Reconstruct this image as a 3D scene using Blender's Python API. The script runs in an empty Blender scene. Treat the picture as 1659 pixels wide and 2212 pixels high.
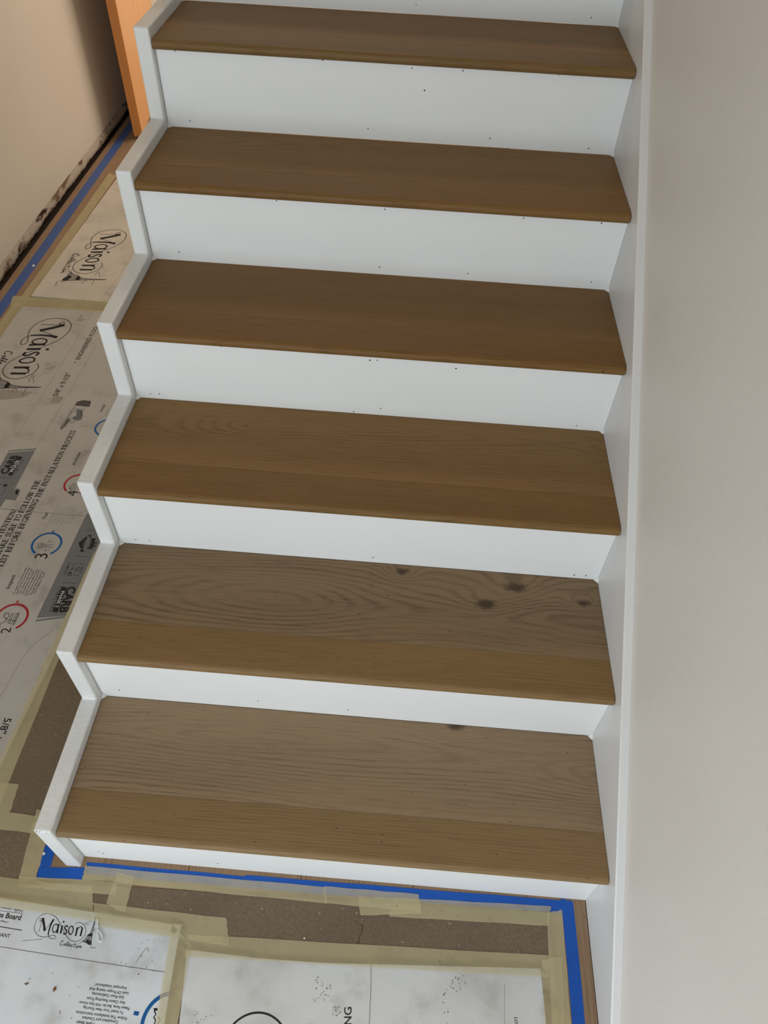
import bpy, bmesh, math, random
import numpy as np
from mathutils import Vector, Matrix
random.seed(7)
S = bpy.context.scene
COL = S.collection

# ------------------------------------------------------------------ camera
FPX, IW, IH = 1606.64, 1659.0, 2212.0
CAM = np.array([0.61533, -0.45797, 1.70624]); ROT = (0.71995, -0.03373, 0.06396)
cd = bpy.data.cameras.new('camera'); cam = bpy.data.objects.new('camera', cd); COL.objects.link(cam)
cam.location = CAM; cam.rotation_euler = ROT
cd.sensor_fit = 'HORIZONTAL'; cd.sensor_width = 36.0; cd.lens = FPX * 36.0 / IW; cd.clip_start = 0.02
S.camera = cam

# ------------------------------------------------------------------ world, lights, exposure
S.view_settings.view_transform = 'Standard'; S.view_settings.look = 'None'
S.view_settings.gamma = 1.0; S.view_settings.use_curve_mapping = False
S.view_settings.exposure = 0.0
wd = bpy.data.worlds.new('sky'); S.world = wd; wd.use_nodes = True
wd.node_tree.nodes['Background'].inputs[0].default_value = (0.80, 0.90, 1.0, 1)
wd.node_tree.nodes['Background'].inputs[1].default_value = 0.35

def area(name, loc, target, sx, sy, power, col):
    l = bpy.data.lights.new(name, 'AREA'); l.shape = 'RECTANGLE'; l.size = sx; l.size_y = sy
    l.energy = power; l.color = col
    o = bpy.data.objects.new(name, l); COL.objects.link(o); o.location = loc
    o.rotation_euler = (Vector(target) - Vector(loc)).to_track_quat('-Z', 'Y').to_euler()
    return o
area('assumed_entrance_daylight', (-0.40, -2.75, 1.35), (0.25, 1.0, 0.9), 1.4, 2.1, 64, (0.80, 0.915, 1.0))  # assumed daylight source behind the camera, inferred from the bright lower risers
area('side_fill_light', (-3.3, -1.7, 1.5), (1.0, 0.3, 1.1), 1.8, 1.7, 46, (0.93, 0.97, 1.0))  # added light from the unseen left side, brightens the right wall and skirt
area('door_fill_light', (0.55, 4.45, 1.1), (-0.95, 3.8, 0.7), 1.3, 1.5, 27, (1.0, 0.86, 0.70))  # added unseen warm light beyond the stairs, brightens the door face
area('upstairs_fill_light', (0.0, 4.2, 4.4), (0.3, 0.8, 0.6), 1.2, 0.8, 26, (1.0, 0.86, 0.68))  # added warm fill from out of view, lifts the upper stairs and wall

# ------------------------------------------------------------------ pixel -> place
cx_, sx_ = math.cos(ROT[0]), math.sin(ROT[0]); cy_, sy_ = math.cos(ROT[1]), math.sin(ROT[1]); cz_, sz_ = math.cos(ROT[2]), math.sin(ROT[2])
RM = (np.array([[cz_, -sz_, 0], [sz_, cz_, 0], [0, 0, 1]]) @ np.array([[cy_, 0, sy_], [0, 1, 0], [-sy_, 0, cy_]])
      @ np.array([[1, 0, 0], [0, cx_, -sx_], [0, sx_, cx_]]))
def ray(u, v): return RM @ np.array([(u - IW / 2) / FPX, -(v - IH / 2) / FPX, -1.0])
def onz(u, v, z=0.0):
    d = ray(u, v); q = CAM + d * (z - CAM[2]) / d[2]; return (float(q[0]), float(q[1]))
def ony(u, v, y):
    d = ray(u, v); q = CAM + d * (y - CAM[1]) / d[1]; return (float(q[0]), float(q[2]))

# ------------------------------------------------------------------ helpers
def tag(o, label=None, cat=None, group=None, kind=None):
    if label: o['label'] = label
    if cat: o['category'] = cat
    if group: o['group'] = group
    if kind: o['kind'] = kind
    return o
def empty(name, loc=(0, 0, 0)):
    o = bpy.data.objects.new(name, None); COL.objects.link(o); o.location = loc; o.empty_display_size = 0.1
    return o
def obj(name, verts, faces, mat, parent=None, smooth=False):
    me = bpy.data.meshes.new(name); me.from_pydata([tuple(v) for v in verts], [], faces); me.update()
    me.materials.append(mat)
    if smooth:
        for p in me.polygons: p.use_smooth = True
    o = bpy.data.objects.new(name, me); COL.objects.link(o)
    if parent: o.parent = parent
    return o
def from_bm(name, bm, mat, parent=None, smooth=False):
    bmesh.ops.recalc_face_normals(bm, faces=bm.faces[:])
    me = bpy.data.meshes.new(name); bm.to_mesh(me); bm.free(); me.materials.append(mat)
    if smooth:
        for p in me.polygons: p.use_smooth = True
    o = bpy.data.objects.new(name, me); COL.objects.link(o)
    if parent: o.parent = parent
    return o
def bm_prism(poly, axis, a, b):
    """extrude a 2-D polygon along an axis: axis x -> poly is (y,z), y -> (x,z), z -> (x,y)"""
    bm = bmesh.new()
    def P(p, t): return {'x': (t, p[0], p[1]), 'y': (p[0], t, p[1]), 'z': (p[0], p[1], t)}[axis]
    A = [bm.verts.new(P(p, a)) for p in poly]; B = [bm.verts.new(P(p, b)) for p in poly]
    bm.faces.new(A[::-1]); bm.faces.new(B); n = len(poly)
    for i in range(n): bm.faces.new((A[i], A[(i + 1) % n], B[(i + 1) % n], B[i]))
    bmesh.ops.recalc_face_normals(bm, faces=bm.faces[:])
    return bm
def bevel(bm, w, seg=2, sel=None):
    e = [x for x in bm.edges if sel is None or sel(x)]
    bmesh.ops.bevel(bm, geom=e, offset=w, segments=seg, profile=0.5, affect='EDGES', clamp_overlap=True)
def box(name, lo, hi, mat, parent=None, bev=0, seg=1):
    bm = bm_prism([(lo[0], lo[1]), (hi[0], lo[1]), (hi[0], hi[1]), (lo[0], hi[1])], 'z', lo[2], hi[2])
    if bev: bevel(bm, bev, seg)
    return from_bm(name, bm, mat, parent)

# ------------------------------------------------------------------ node materials
class G:
    def __init__(s, name):
        s.m = bpy.data.materials.new(name); s.m.use_nodes = True; s.t = s.m.node_tree
        s.b = s.t.nodes['Principled BSDF']; s.out = s.t.nodes['Material Output']
    def n(s, typ, **kw):
        nd = s.t.nodes.new(typ)
        for k, v in kw.items(): setattr(nd, k, v)
        return nd
    def put(s, sock, v):
        if isinstance(v, bpy.types.NodeSocket): s.t.links.new(v, sock)
        else: sock.default_value = v
    def math(s, op, a, b=None, c=None, clamp=False):
        nd = s.n('ShaderNodeMath', operation=op); nd.use_clamp = clamp
        for i, v in enumerate((a, b, c)):
            if v is not None: s.put(nd.inputs[i], v)
        return nd.outputs[0]
    def xyz(s):
        tc = s.n('ShaderNodeTexCoord'); sp = s.n('ShaderNodeSeparateXYZ'); s.t.links.new(tc.outputs['Object'], sp.inputs[0])
        return sp.outputs[0], sp.outputs[1], sp.outputs[2]
    def vec(s, x, y, z):
        nd = s.n('ShaderNodeCombineXYZ')
        for i, v in enumerate((x, y, z)): s.put(nd.inputs[i], v)
        return nd.outputs[0]
    def noise(s, v, scale=1.0, detail=2.0, rough=0.5, dist=0.0):
        nd = s.n('ShaderNodeTexNoise'); s.t.links.new(v, nd.inputs['Vector'])
        nd.inputs['Scale'].default_value = scale; nd.inputs['Detail'].default_value = detail
        nd.inputs['Roughness'].default_value = rough; nd.inputs['Distortion'].default_value = dist
        return nd.outputs['Fac']
    def ramp(s, f, a, b, lo=0.0, hi=1.0):
        nd = s.n('ShaderNodeMapRange'); nd.interpolation_type = 'SMOOTHSTEP'
        s.put(nd.inputs[0], f); nd.inputs[1].default_value = a; nd.inputs[2].default_value = b
        nd.inputs[3].default_value = lo; nd.inputs[4].default_value = hi
        return nd.outputs[0]
    def mix(s, f, a, b, mode='MIX'):
        nd = s.n('ShaderNodeMix', data_type='RGBA', blend_type=mode)
        s.put(nd.inputs[0], f)
        for i, v in ((6, a), (7, b)): s.put(nd.inputs[i], v if isinstance(v, bpy.types.NodeSocket) else (*v, 1))
        return nd.outputs[2]
    def bump(s, h, strength=0.2, dist=0.002):
        nd = s.n('ShaderNodeBump'); nd.inputs['Strength'].default_value = strength; nd.inputs['Distance'].default_value = dist
        s.put(nd.inputs['Height'], h); s.t.links.new(nd.outputs[0], s.b.inputs['Normal'])
    def done(s, col, rough=0.5, spec=0.5):
        s.put(s.b.inputs['Base Color'], col if isinstance(col, bpy.types.NodeSocket) else (*col, 1))
        s.put(s.b.inputs['Roughness'], rough); s.b.inputs['Specular IOR Level'].default_value = spec
        return s.m
def srgb(r, g, b):
    f = lambda c: (c / 255 / 12.92) if c / 255 <= 0.04045 else ((c / 255 + 0.055) / 1.055) ** 2.4
    return (f(r), f(g), f(b))

def oak(name, light, dark, seed, yc, knots=(), axis='x', rough=0.5, ring=0.011, con=0.55, cath=0.10, spec=0.18):
    g = G(name); X, Y, Z = g.xyz()
    if axis == 'y': X, Y = Y, X
    xs = g.math('ADD', X, seed * 3.7); ys = g.math('SUBTRACT', Y, yc)
    low = g.noise(g.vec(g.math('MULTIPLY', xs, 1.1), g.math('MULTIPLY', ys, 7.0), seed), 1.0, 2.0)
    yy = g.math('ADD', ys, g.math('MULTIPLY', g.math('SUBTRACT', low, 0.5), 0.085))
    d = g.math('MULTIPLY', g.math('SUBTRACT', g.noise(g.vec(g.math('MULTIPLY', xs, 1.15), seed, 0.3), 1.0, 1.0), 0.42), cath * 2.6)
    dark_k = None
    for kx, ky, kr in knots:
        ds = g.math('SQRT', g.math('ADD', g.math('POWER', g.math('MULTIPLY', g.math('SUBTRACT', X, kx), 0.62), 2.0), g.math('POWER', g.math('SUBTRACT', Y, ky), 2.0)))
        wob = g.math('ADD', ds, g.math('MULTIPLY', g.math('SUBTRACT', g.noise(g.vec(X, Y, seed), 70.0, 2.0), 0.5), kr * 0.9))
        bulge = g.math('EXPONENT', g.math('MULTIPLY', g.math('POWER', g.math('DIVIDE', ds, kr * 2.1), 2.0), -1.0))
        yy = g.math('ADD', yy, g.math('MULTIPLY', bulge, 0.035))
        k = g.ramp(wob, kr, kr * 0.25)
        dark_k = k if dark_k is None else g.math('MAXIMUM', dark_k, k)
    r = g.math('SQRT', g.math('ADD', g.math('POWER', yy, 2.0), g.math('POWER', d, 2.0)))
    jag = g.noise(g.vec(g.math('MULTIPLY', xs, 14.0), g.math('MULTIPLY', Y, 190.0), seed), 1.0, 2.0)
    ph = g.math('ADD', g.math('MULTIPLY', r, 6.2832 / ring), g.math('MULTIPLY', jag, 3.2))
    sn = g.math('ADD', g.math('MULTIPLY', g.math('SINE', ph), 0.5), 0.5)
    bands = g.math('POWER', sn, 2.8)
    amp = g.ramp(g.noise(g.vec(g.math('MULTIPLY', xs, 2.2), g.math('MULTIPLY', Y, 16.0), seed + 2), 1.0, 1.0), 0.3, 0.7, 0.25, 1.0)
    bands = g.math('MULTIPLY', bands, amp)
    pores = g.ramp(g.noise(g.vec(g.math('MULTIPLY', xs, 13.0), g.math('MULTIPLY', Y, 620.0), seed), 1.0, 2.0), 0.50, 0.72)
    broad = g.noise(g.vec(g.math('MULTIPLY', xs, 1.3), g.math('MULTIPLY', Y, 12.0), seed + 5), 1.0, 2.0)
    f = g.math('ADD', g.math('MULTIPLY', bands, con), g.math('MULTIPLY', pores, 0.42))
    f = g.math('ADD', f, g.math('MULTIPLY', g.math('SUBTRACT', broad, 0.5), 0.75), clamp=True)
    col = g.mix(f, light, dark)
    specks = g.ramp(g.noise(g.vec(g.math('MULTIPLY', X, 110.0), g.math('MULTIPLY', Y, 330.0), seed + 9), 1.0, 0.0), 0.86, 0.89)
    col = g.mix(specks, col, (dark[0] * 0.35, dark[1] * 0.32, dark[2] * 0.3))
    if dark_k is not None:
        col = g.mix(g.math('MULTIPLY', dark_k, 0.8), col, (dark[0] * 0.34, dark[1] * 0.36, dark[2] * 0.40))
    g.bump(g.math('ADD', pores, bands), 0.10, 0.0006)
    return g.done(col, rough, spec)

def paint(name, col, rough=0.4, scale=180, strength=0.06, grime=0.0, gcol=(0.2, 0.17, 0.14), spec=0.4):
    g = G(name); X, Y, Z = g.xyz(); v = g.vec(X, Y, Z)
    c = col
    if grime:
        a = g.ramp(g.noise(v, 55, 5.0, 0.7), 0.66, 0.74)
        b = g.ramp(g.noise(v, 6, 2.0), 0.42, 0.62)
        c = g.mix(g.math('MULTIPLY', g.math('MULTIPLY', a, b), grime), col, gcol)
    low = g.noise(v, 3.0, 3.0)
    c = g.mix(g.ramp(low, 0.3, 0.7, 0.0, 0.06), c, (col[0] * 0.6, col[1] * 0.57, col[2] * 0.52))
    h = g.math('ADD', g.noise(v, scale, 3.0), g.math('MULTIPLY', g.noise(v, scale / 6, 2.0), 1.5))
    g.bump(h, strength, 0.002)
    return g.done(c, rough, spec)

def plain(name, col, rough=0.7, spec=0.3):
    g = G(name); X, Y, Z = g.xyz(); n = g.noise(g.vec(X, Y, Z), 90, 2.0)
    return g.done(g.mix(g.ramp(n, 0.3, 0.7, 0, 0.25), col, tuple(c * 0.8 for c in col)), rough, spec)

def cardboard_mat(name, along, base, dirt=1.0):
    """white printed corrugated liner: flute ridges across, smudges, scuffs and specks"""
    g = G(name); X, Y, Z = g.xyz(); v = g.vec(X, Y, Z)
    u = Y if along == 'y' else X
    w = g.math('MULTIPLY', u, 6.2832 / 0.0040)
    fl = g.math('SINE', g.math('ADD', w, g.math('MULTIPLY', g.noise(v, 6, 2.0), 1.5)))
    s1 = g.ramp(g.noise(v, 3.2, 4.0, 0.6), 0.42, 0.72)
    s2 = g.ramp(g.noise(v, 13, 5.0, 0.65), 0.50, 0.74)
    s3 = g.ramp(g.noise(v, 130, 2.0, 0.6), 0.76, 0.80)
    s4 = g.ramp(g.noise(g.vec(g.math('MULTIPLY', X, 40), g.math('MULTIPLY', Y, 9), 3.0), 1.0, 4.0, 0.7), 0.62, 0.74)
    c = g.mix(g.math('MULTIPLY', s1, 0.35 * dirt), base, srgb(160, 152, 142))
    c = g.mix(g.math('MULTIPLY', s2, 0.30 * dirt), c, srgb(128, 120, 110))
    c = g.mix(g.math('MULTIPLY', s4, 0.18 * dirt), c, srgb(120, 110, 98))
    c = g.mix(g.math('MULTIPLY', s3, 0.55), c, srgb(70, 62, 54))
    c = g.mix(g.math('MULTIPLY', g.ramp(fl, 0.2, 1.0), 0.04), c, srgb(120, 116, 112))
    g.bump(fl, 0.05, 0.0005)
    return g.done(c, 0.62, 0.3)

def tape_mat(name, col, alpha):
    g = G(name); X, Y, Z = g.xyz(); v = g.vec(X, Y, Z)
    s = g.ramp(g.noise(v, 22, 4.0, 0.6), 0.52, 0.75)
    c = g.mix(g.math('MULTIPLY', s, 0.35), col, tuple(q * 0.62 for q in col))
    sp = g.ramp(g.noise(v, 150, 1.0), 0.77, 0.80)
    c = g.mix(g.math('MULTIPLY', sp, 0.5), c, (0.05, 0.045, 0.04))
    h = g.noise(g.vec(g.math('MULTIPLY', X, 45), g.math('MULTIPLY', Y, 45), 0.0), 1.0, 4.0, 0.6, 1.0)
    g.bump(h, 0.25, 0.002)
    if alpha < 1:
        a = g.math('ADD', alpha - 0.08, g.math('MULTIPLY', g.noise(v, 9, 3.0), 0.16))
        g.put(g.b.inputs['Alpha'], a)
    return g.done(c, 0.5, 0.35)

M = {}
M['white'] = paint('white_riser_paint', srgb(236, 236, 234), 0.42, 150, 0.03)
M['stringer'] = paint('white_stringer_gloss', srgb(228, 228, 226), 0.34, 90, 0.6, 0.55, srgb(110, 104, 98))
M['skirt'] = paint('white_skirt_gloss', srgb(222, 221, 220), 0.36, 90, 0.08, 0.25, srgb(120, 112, 104))
M['wall'] = paint('greige_wall_paint', srgb(222, 217, 210), 0.55, 260, 0.12)
M['wall_l'] = paint('warm_wall_paint', srgb(214, 206, 193), 0.55, 260, 0.12)
M['ceil'] = paint('ceiling_paint', srgb(225, 222, 216), 0.8, 120, 0.05)
M['raw'] = paint('raw_plaster_edge', srgb(186, 172, 156), 0.95, 60, 0.9, 1.0, srgb(66, 46, 32))
g = G('torn_plaster_edge'); X, Y, Z = g.xyz(); v = g.vec(X, Y, Z)
c = g.mix(g.ramp(g.noise(g.vec(X, g.math('MULTIPLY', Y, 0.35), Z), 26, 4.0, 0.6), 0.50, 0.64), srgb(192, 180, 166), srgb(122, 98, 78))
c = g.mix(g.ramp(g.noise(g.vec(X, g.math('MULTIPLY', Y, 0.3), Z), 16, 3.0, 0.6), 0.60, 0.68), c, srgb(60, 42, 30))
g.bump(g.noise(v, 120, 4.0, 0.7), 0.8, 0.004); M['torn'] = g.done(c, 0.95, 0.2)
M['ink'] = plain('black_print', srgb(34, 32, 33)); M['inkg'] = plain('grey_print', srgb(118, 117, 116))
M['inkm'] = plain('mid_grey_print', srgb(84, 80, 78)); M['inkw'] = plain('white_print', srgb(214, 212, 210))
M['inkb'] = plain('blue_print', srgb(22, 88, 150)); M['inkr'] = plain('red_print', srgb(166, 34, 48))
M['crease'] = plain('scored_cardboard', srgb(116, 106, 98)); M['hole'] = plain('nail_hole_dark', srgb(52, 48, 46))
M['stain'] = plain('dirt_smudge', srgb(158, 149, 136)); M['stain_d'] = plain('dark_grime', srgb(112, 98, 82))
M['board_w'] = cardboard_mat('white_cardboard', 'x', srgb(218, 222, 226), 0.9); M['board_b'] = cardboard_mat('white_cardboard_front', 'y', srgb(214, 214, 214), 0.9)
M['board_c'] = cardboard_mat('trodden_white_cardboard', 'y', srgb(184, 178, 170), 1.25); M['board_d'] = cardboard_mat('dusty_white_cardboard', 'y', srgb(206, 196, 182), 1.2)
M['tape'] = tape_mat('masking_tape', srgb(220, 207, 163), 0.47)
M['blue_hazed'] = tape_mat('hazed_blue_painters_tape', srgb(66, 92, 150), 1.0)  # greyed blue tape, the warm haze over the hall is put into the colour
M['blue'] = tape_mat('blue_painters_tape', srgb(18, 84, 176), 1.0)
g = G('brown_builders_paper'); X, Y, Z = g.xyz(); v = g.vec(X, Y, Z)
c = g.mix(g.ramp(g.noise(v, 260, 3.0), 0.35, 0.65), srgb(122, 106, 86), srgb(110, 95, 77))
c = g.mix(g.math('MULTIPLY', g.ramp(g.noise(v, 5, 3.0), 0.45, 0.7), 0.3), c, srgb(96, 82, 66))
c = g.mix(g.math('MULTIPLY', g.ramp(g.noise(v, 170, 0.0), 0.83, 0.85), 0.7), c, srgb(190, 180, 168))
M['paper'] = g.done(c, 0.8, 0.25)
M['door'] = oak('orange_stained_door_wood', srgb(230, 176, 124), srgb(204, 142, 90), 4.0, 0.0, axis='y', rough=0.30, con=0.25, spec=0.5)
M['floor_oak'] = oak('oak_floor_boards', srgb(152, 124, 98), srgb(112, 86, 64), 8.0, 0.45, axis='y', con=0.45)
M['subfloor'] = plain('dark_subfloor', srgb(52, 42, 34))
M['door_edge'] = oak('shaded_door_edge', srgb(206, 136, 74), srgb(170, 100, 46), 6.0, 0.0, axis='y', rough=0.4, con=0.3)  # darker copy of the door wood, the edge's shade is painted in
M['string'] = plain('white_cord', srgb(235, 235, 232), 0.5)
M['chip_b'] = plain('brown_crumb', srgb(120, 72, 42)); M['hair'] = plain('dark_fibre', srgb(70, 52, 40))
M['brass'] = plain('door_metal', srgb(150, 140, 120), 0.35)

# ------------------------------------------------------------------ stair measures (metres)
W, RUN, RISE, R1, SK = 1.071, 0.27867, 0.19, 0.192, -0.00815
OV, TT, JN, ST, SH, SF = 0.0175, 0.022, 0.0751, 0.03486, 0.0238, 0.0209
NT = 8
def zt(i): return R1 + RISE * i
SKT = 0.018                                     # skirt thickness
LX = -1.05                                      # plaster face of the left wall

# ------------------------------------------------------------------ the room
floor = tag(box('floor', (-3.6, -3.0, -0.06), (W + SKT + 0.01, 4.9, -0.016), M['subfloor']), kind='structure')
jx = onz(408, 1878)[0]; PW = 0.2395
k = -7
plank_x = [jx + PW * q for q in range(-16, 6)]
for a in plank_x:
    lo, hi = max(a, -3.55), min(a + PW, W - 0.0003)
    if hi - lo < 0.01: continue
    cuts = sorted([-2.98, -2.98 + random.uniform(0.4, 1.6), random.uniform(-0.9, -0.5), random.uniform(1.2, 2.6), 4.88])
    for y0, y1 in zip(cuts[:-1], cuts[1:]):
        for p0, p1, q1 in ((lo, min(hi, -1.03), min(y1, -0.72)), (max(lo, -1.03), hi, y1)):
            if p1 - p0 > 0.005 and q1 - y0 > 0.05: box('floor_plank', (p0 + 0.0004, y0 + 0.0004, -0.016), (p1 - 0.0004, q1 - 0.0004, 0.0), M['floor_oak'], floor, 0.0008)
wr = tag(box('wall_right', (W + SKT, -3.0, -0.06), (W + SKT + 0.12, 4.9, 4.9), M['wall']), kind='structure')
wl = tag(box('wall_left', (LX - 0.12, -0.7, 0.055), (LX, 4.9, 4.9), M['wall_l']), kind='structure')  # stops short at the front, leaving an opening added for the side light
we = tag(box('wall_far', (LX - 0.12, 4.9, -0.06), (W + SKT + 0.12, 5.0, 4.9), M['wall_l']), kind='structure')
ce = tag(box('ceiling', (-3.6, -3.0, 4.9), (W + SKT + 0.12, 5.0, 5.0), M['ceil']), kind='structure')
# assumed entrance wall behind the camera with a wide opening added for the daylight
wb = empty('wall_back'); tag(wb, kind='structure')
for lo, hi in (((-3.6, -3.1, -0.06), (-1.15, -3.0, 4.9)), ((0.36, -3.1, -0.06), (W + SKT + 0.12, -3.0, 4.9)), ((-1.15, -3.1, 2.45), (0.36, -3.0, 4.9))):
    box('wall_section', lo, hi, M['wall_l'], wb)
tag(box('wall_assumed_room', (-3.6, -0.7, -0.06), (LX - 0.12, -0.6, 4.9), M['wall_l']), kind='structure')  # assumed unseen wall beside the added side opening
# rough raw edge below the plaster, where the baseboard was pulled off
ny = 420; vs, fs = [], []
prof = [(0.055, -0.04), (0.050, -0.012), (0.022, -0.004), (0.002, 0.006), (-0.003, 0.024), (0.001, 0.046), (0.004, 0.062)]
NP = len(prof); drift = 0.0
for a in range(ny + 1):
    y = -0.65 + a * (5.05 / ny); w1 = 0.003 * math.sin(a * 0.05) + 0.002 * math.sin(a * 0.23 + 1); drift = 0.8 * drift + random.uniform(-0.0022, 0.0022); w1 += drift
    for b, (dx, z) in enumerate(prof):
        mid = 1 < b < NP - 1
        vs.append((LX - dx + (random.uniform(-0.0022, 0.0022) if mid else 0), y, z + ((w1 if b < 4 else w1 * 0.4) + random.uniform(-0.003, 0.003) if mid else 0)))
for a in range(ny):
    for b in range(NP - 1):
        q = a * NP + b; fs.append((q, q + NP, q + NP + 1, q + 1))
tag(obj('trim_1', vs, fs, M['torn'], smooth=True), kind='structure')

# open wooden door leaf close to the left wall
d0 = Vector((-0.910, 3.545, 0)); hinge = Vector((-1.015, 4.40, 0)); dv = (hinge - d0).normalized(); dn = Vector((dv.y, -dv.x, 0))
def dpt(s, t, z): q = d0 + dv * s + dn * t; return (q.x, q.y, z)
def dbox(name, s0, s1, t0, t1, z0, z1, mat, parent, bev=0.0015):
    bm = bmesh.new(); V = [bm.verts.new(dpt(s, t, z)) for z in (z0, z1) for s, t in ((s0, t0), (s1, t0), (s1, t1), (s0, t1))]
    for f in ((3, 2, 1, 0), (4, 5, 6, 7), (0, 1, 5, 4), (1, 2, 6, 5), (2, 3, 7, 6), (3, 0, 4, 7)): bm.faces.new([V[i] for i in f])
    bevel(bm, bev, 1); return from_bm(name, bm, mat, parent)
door = empty('door_1', d0); tag(door, kind='structure')
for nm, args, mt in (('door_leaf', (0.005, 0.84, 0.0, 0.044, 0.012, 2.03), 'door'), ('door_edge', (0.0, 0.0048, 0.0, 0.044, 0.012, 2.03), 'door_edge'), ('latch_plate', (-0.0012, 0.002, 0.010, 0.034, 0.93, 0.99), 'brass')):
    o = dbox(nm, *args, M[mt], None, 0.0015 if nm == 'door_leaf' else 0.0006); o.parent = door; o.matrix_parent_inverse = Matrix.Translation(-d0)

# ------------------------------------------------------------------ staircase
stair = tag(empty('staircase', (0, 0, 0)), 'closed staircase with oak treads and white painted risers against the wall', 'staircase')
def shy(bm):
    for v_ in bm.verts: v_.co.y += SK * v_.co.x
    return bm
tones = [((150, 127, 100), (106, 86, 66)), ((140, 116, 88), (92, 72, 54)), ((140, 108, 68), (100, 74, 42)), ((128, 96, 58), (92, 66, 38)),
         ((132, 99, 56), (94, 68, 35)), ((130, 97, 54), (92, 67, 35)), ((132, 100, 62), (94, 70, 42)), ((132, 100, 62), (94, 70, 42))]
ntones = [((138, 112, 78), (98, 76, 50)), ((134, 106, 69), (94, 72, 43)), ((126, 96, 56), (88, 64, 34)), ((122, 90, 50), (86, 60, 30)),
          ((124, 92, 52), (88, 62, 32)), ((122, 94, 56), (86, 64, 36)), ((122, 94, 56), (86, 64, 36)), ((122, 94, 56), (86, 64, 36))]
def tread_xy(u, v, i): return onz(u, v, zt(i))
knots = {0: [(*tread_xy(985, 1568, 0), 0.016)], 1: [(*tread_xy(1050, 1306, 1), 0.019), (*tread_xy(1114, 1268, 1), 0.020), (*tread_xy(1262, 1303, 1), 0.012), (*tread_xy(868, 1234, 1), 0.012)]}
holes = {0: [(212, 1843), (222, 1847), (470, 1867)], 1: [(257, 1494), (557, 1515), (752, 1533)], 2: [(292, 1168), (322, 1170), (806, 1204), (1240, 1239), (1265, 1240)],
         3: [(324, 853), (343, 853), (764, 889), (822, 882), (1245, 917), (478, 750), (799, 778), (815, 778), (985, 795)],
         4: [(386, 546), (820, 577), (1011, 590), (1277, 607), (597, 434), (831, 452), (1131, 470), (1299, 480)],
         5: [(409, 262), (795, 278), (1058, 298), (1271, 319), (377, 111), (697, 130), (890, 147), (1000, 152), (1207, 160), (917, 195)], 6: [(899, 10), (1277, 37)]}
hole_me = None
for i in range(NT):
    z = zt(i); y0 = i * RUN; y1 = (i + 1) * RUN
    cols = [tuple(srgb(*c) for c in tones[i]), tuple(srgb(*c) for c in ntones[i])]
    bm = shy(bm_prism([(y0 + JN, z - TT), (y1 - 0.0003, z - TT), (y1 - 0.0003, z), (y0 + JN, z)], 'x', 0.0006, W - 0.0006))
    bevel(bm, 0.0007, 1)
    tr = from_bm('tread', bm, oak(f'oak_tread_{i}', cols[0][0], cols[0][1], 1.3 + i * 2.17, y0 + [0.20, 0.16, 0.21, 0.05, 0.22, 0.12, 0.2, 0.2][i], knots.get(i, ()),
                                 con=[0.42, 0.5, 0.4, 0.36, 0.4, 0.36, 0.4, 0.4][i], ring=[0.010, 0.0095, 0.008, 0.008, 0.010, 0.010, 0.01, 0.01][i],
                                 cath=[0.10, 0.13, 0.10, 0.06, 0.10, 0.07, 0.1, 0.1][i]), stair)
    if i == 1: tr['label'] = 'oak tread board with dark knots and wavy grain'
    R = TT / 2; yc = y0 - OV + R
    prof = [(y0 + JN - 0.0004, z - TT), (y0 + JN - 0.0004, z)] + [(yc + R * math.cos(t), z - R + R * math.sin(t)) for t in [math.pi / 2 + math.pi * q / 12 for q in range(13)]]
    bm = shy(bm_prism(prof, 'x', 0.0006, W - 0.0009))
    bevel(bm, 0.0022, 2, lambda e: all(abs(v_.co.x - (W - 0.0009)) < 1e-5 for v_ in e.verts) and max(v_.co.y for v_ in e.verts) < y0 + 0.03)
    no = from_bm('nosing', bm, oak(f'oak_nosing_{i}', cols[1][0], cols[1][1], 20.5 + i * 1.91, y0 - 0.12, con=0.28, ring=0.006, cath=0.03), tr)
    zb = 0.0 if i == 0 else zt(i - 1)
    bm = shy(bm_prism([(y0, zb + 0.0004), (y0 + 0.016, zb + 0.0004), (y0 + 0.016, z - TT - 0.0003), (y0, z - TT - 0.0003)], 'x', 0.0004, W - 0.0004))
    ri = from_bm('riser', bm, M['white'], stair)
    for (u, v_) in holes.get(i, ()):
        hx, hz = ony(u, v_, y0 - 0.004)
        if hole_me is None:
            hb = bmesh.new(); bmesh.ops.create_cone(hb, cap_ends=True, segments=8, radius1=0.0017, radius2=0.0012, depth=0.0006, matrix=Matrix.Rotation(math.pi / 2, 4, 'X'))
            ho = from_bm('nail_hole', hb, M['hole'], ri); hole_me = ho.data
        else:
            ho = bpy.data.objects.new('nail_hole', hole_me); COL.objects.link(ho); ho.parent = ri
        ho.location = (hx, y0 + SK * hx - 0.0003, hz); ho.scale = (random.uniform(0.7, 1.1), 1, random.uniform(0.7, 1.3))

# saw-tooth stringer on the open side, thick with old paint
prof = [(-SF, 0.0)]
for i in range(NT): prof += [(i * RUN - SF, zt(i) + SH), ((i + 1) * RUN - SF, zt(i) + SH)]
prof += [(NT * RUN - SF, 0.0)]
bm = bm_prism(prof, 'x', -ST, -0.0004)
bevel(bm, 0.0045, 3, lambda e: max(v_.co.z for v_ in e.verts) > 0.001 and len(e.link_faces) == 2)
from_bm('stringer', bm, M['stringer'], stair)
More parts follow.
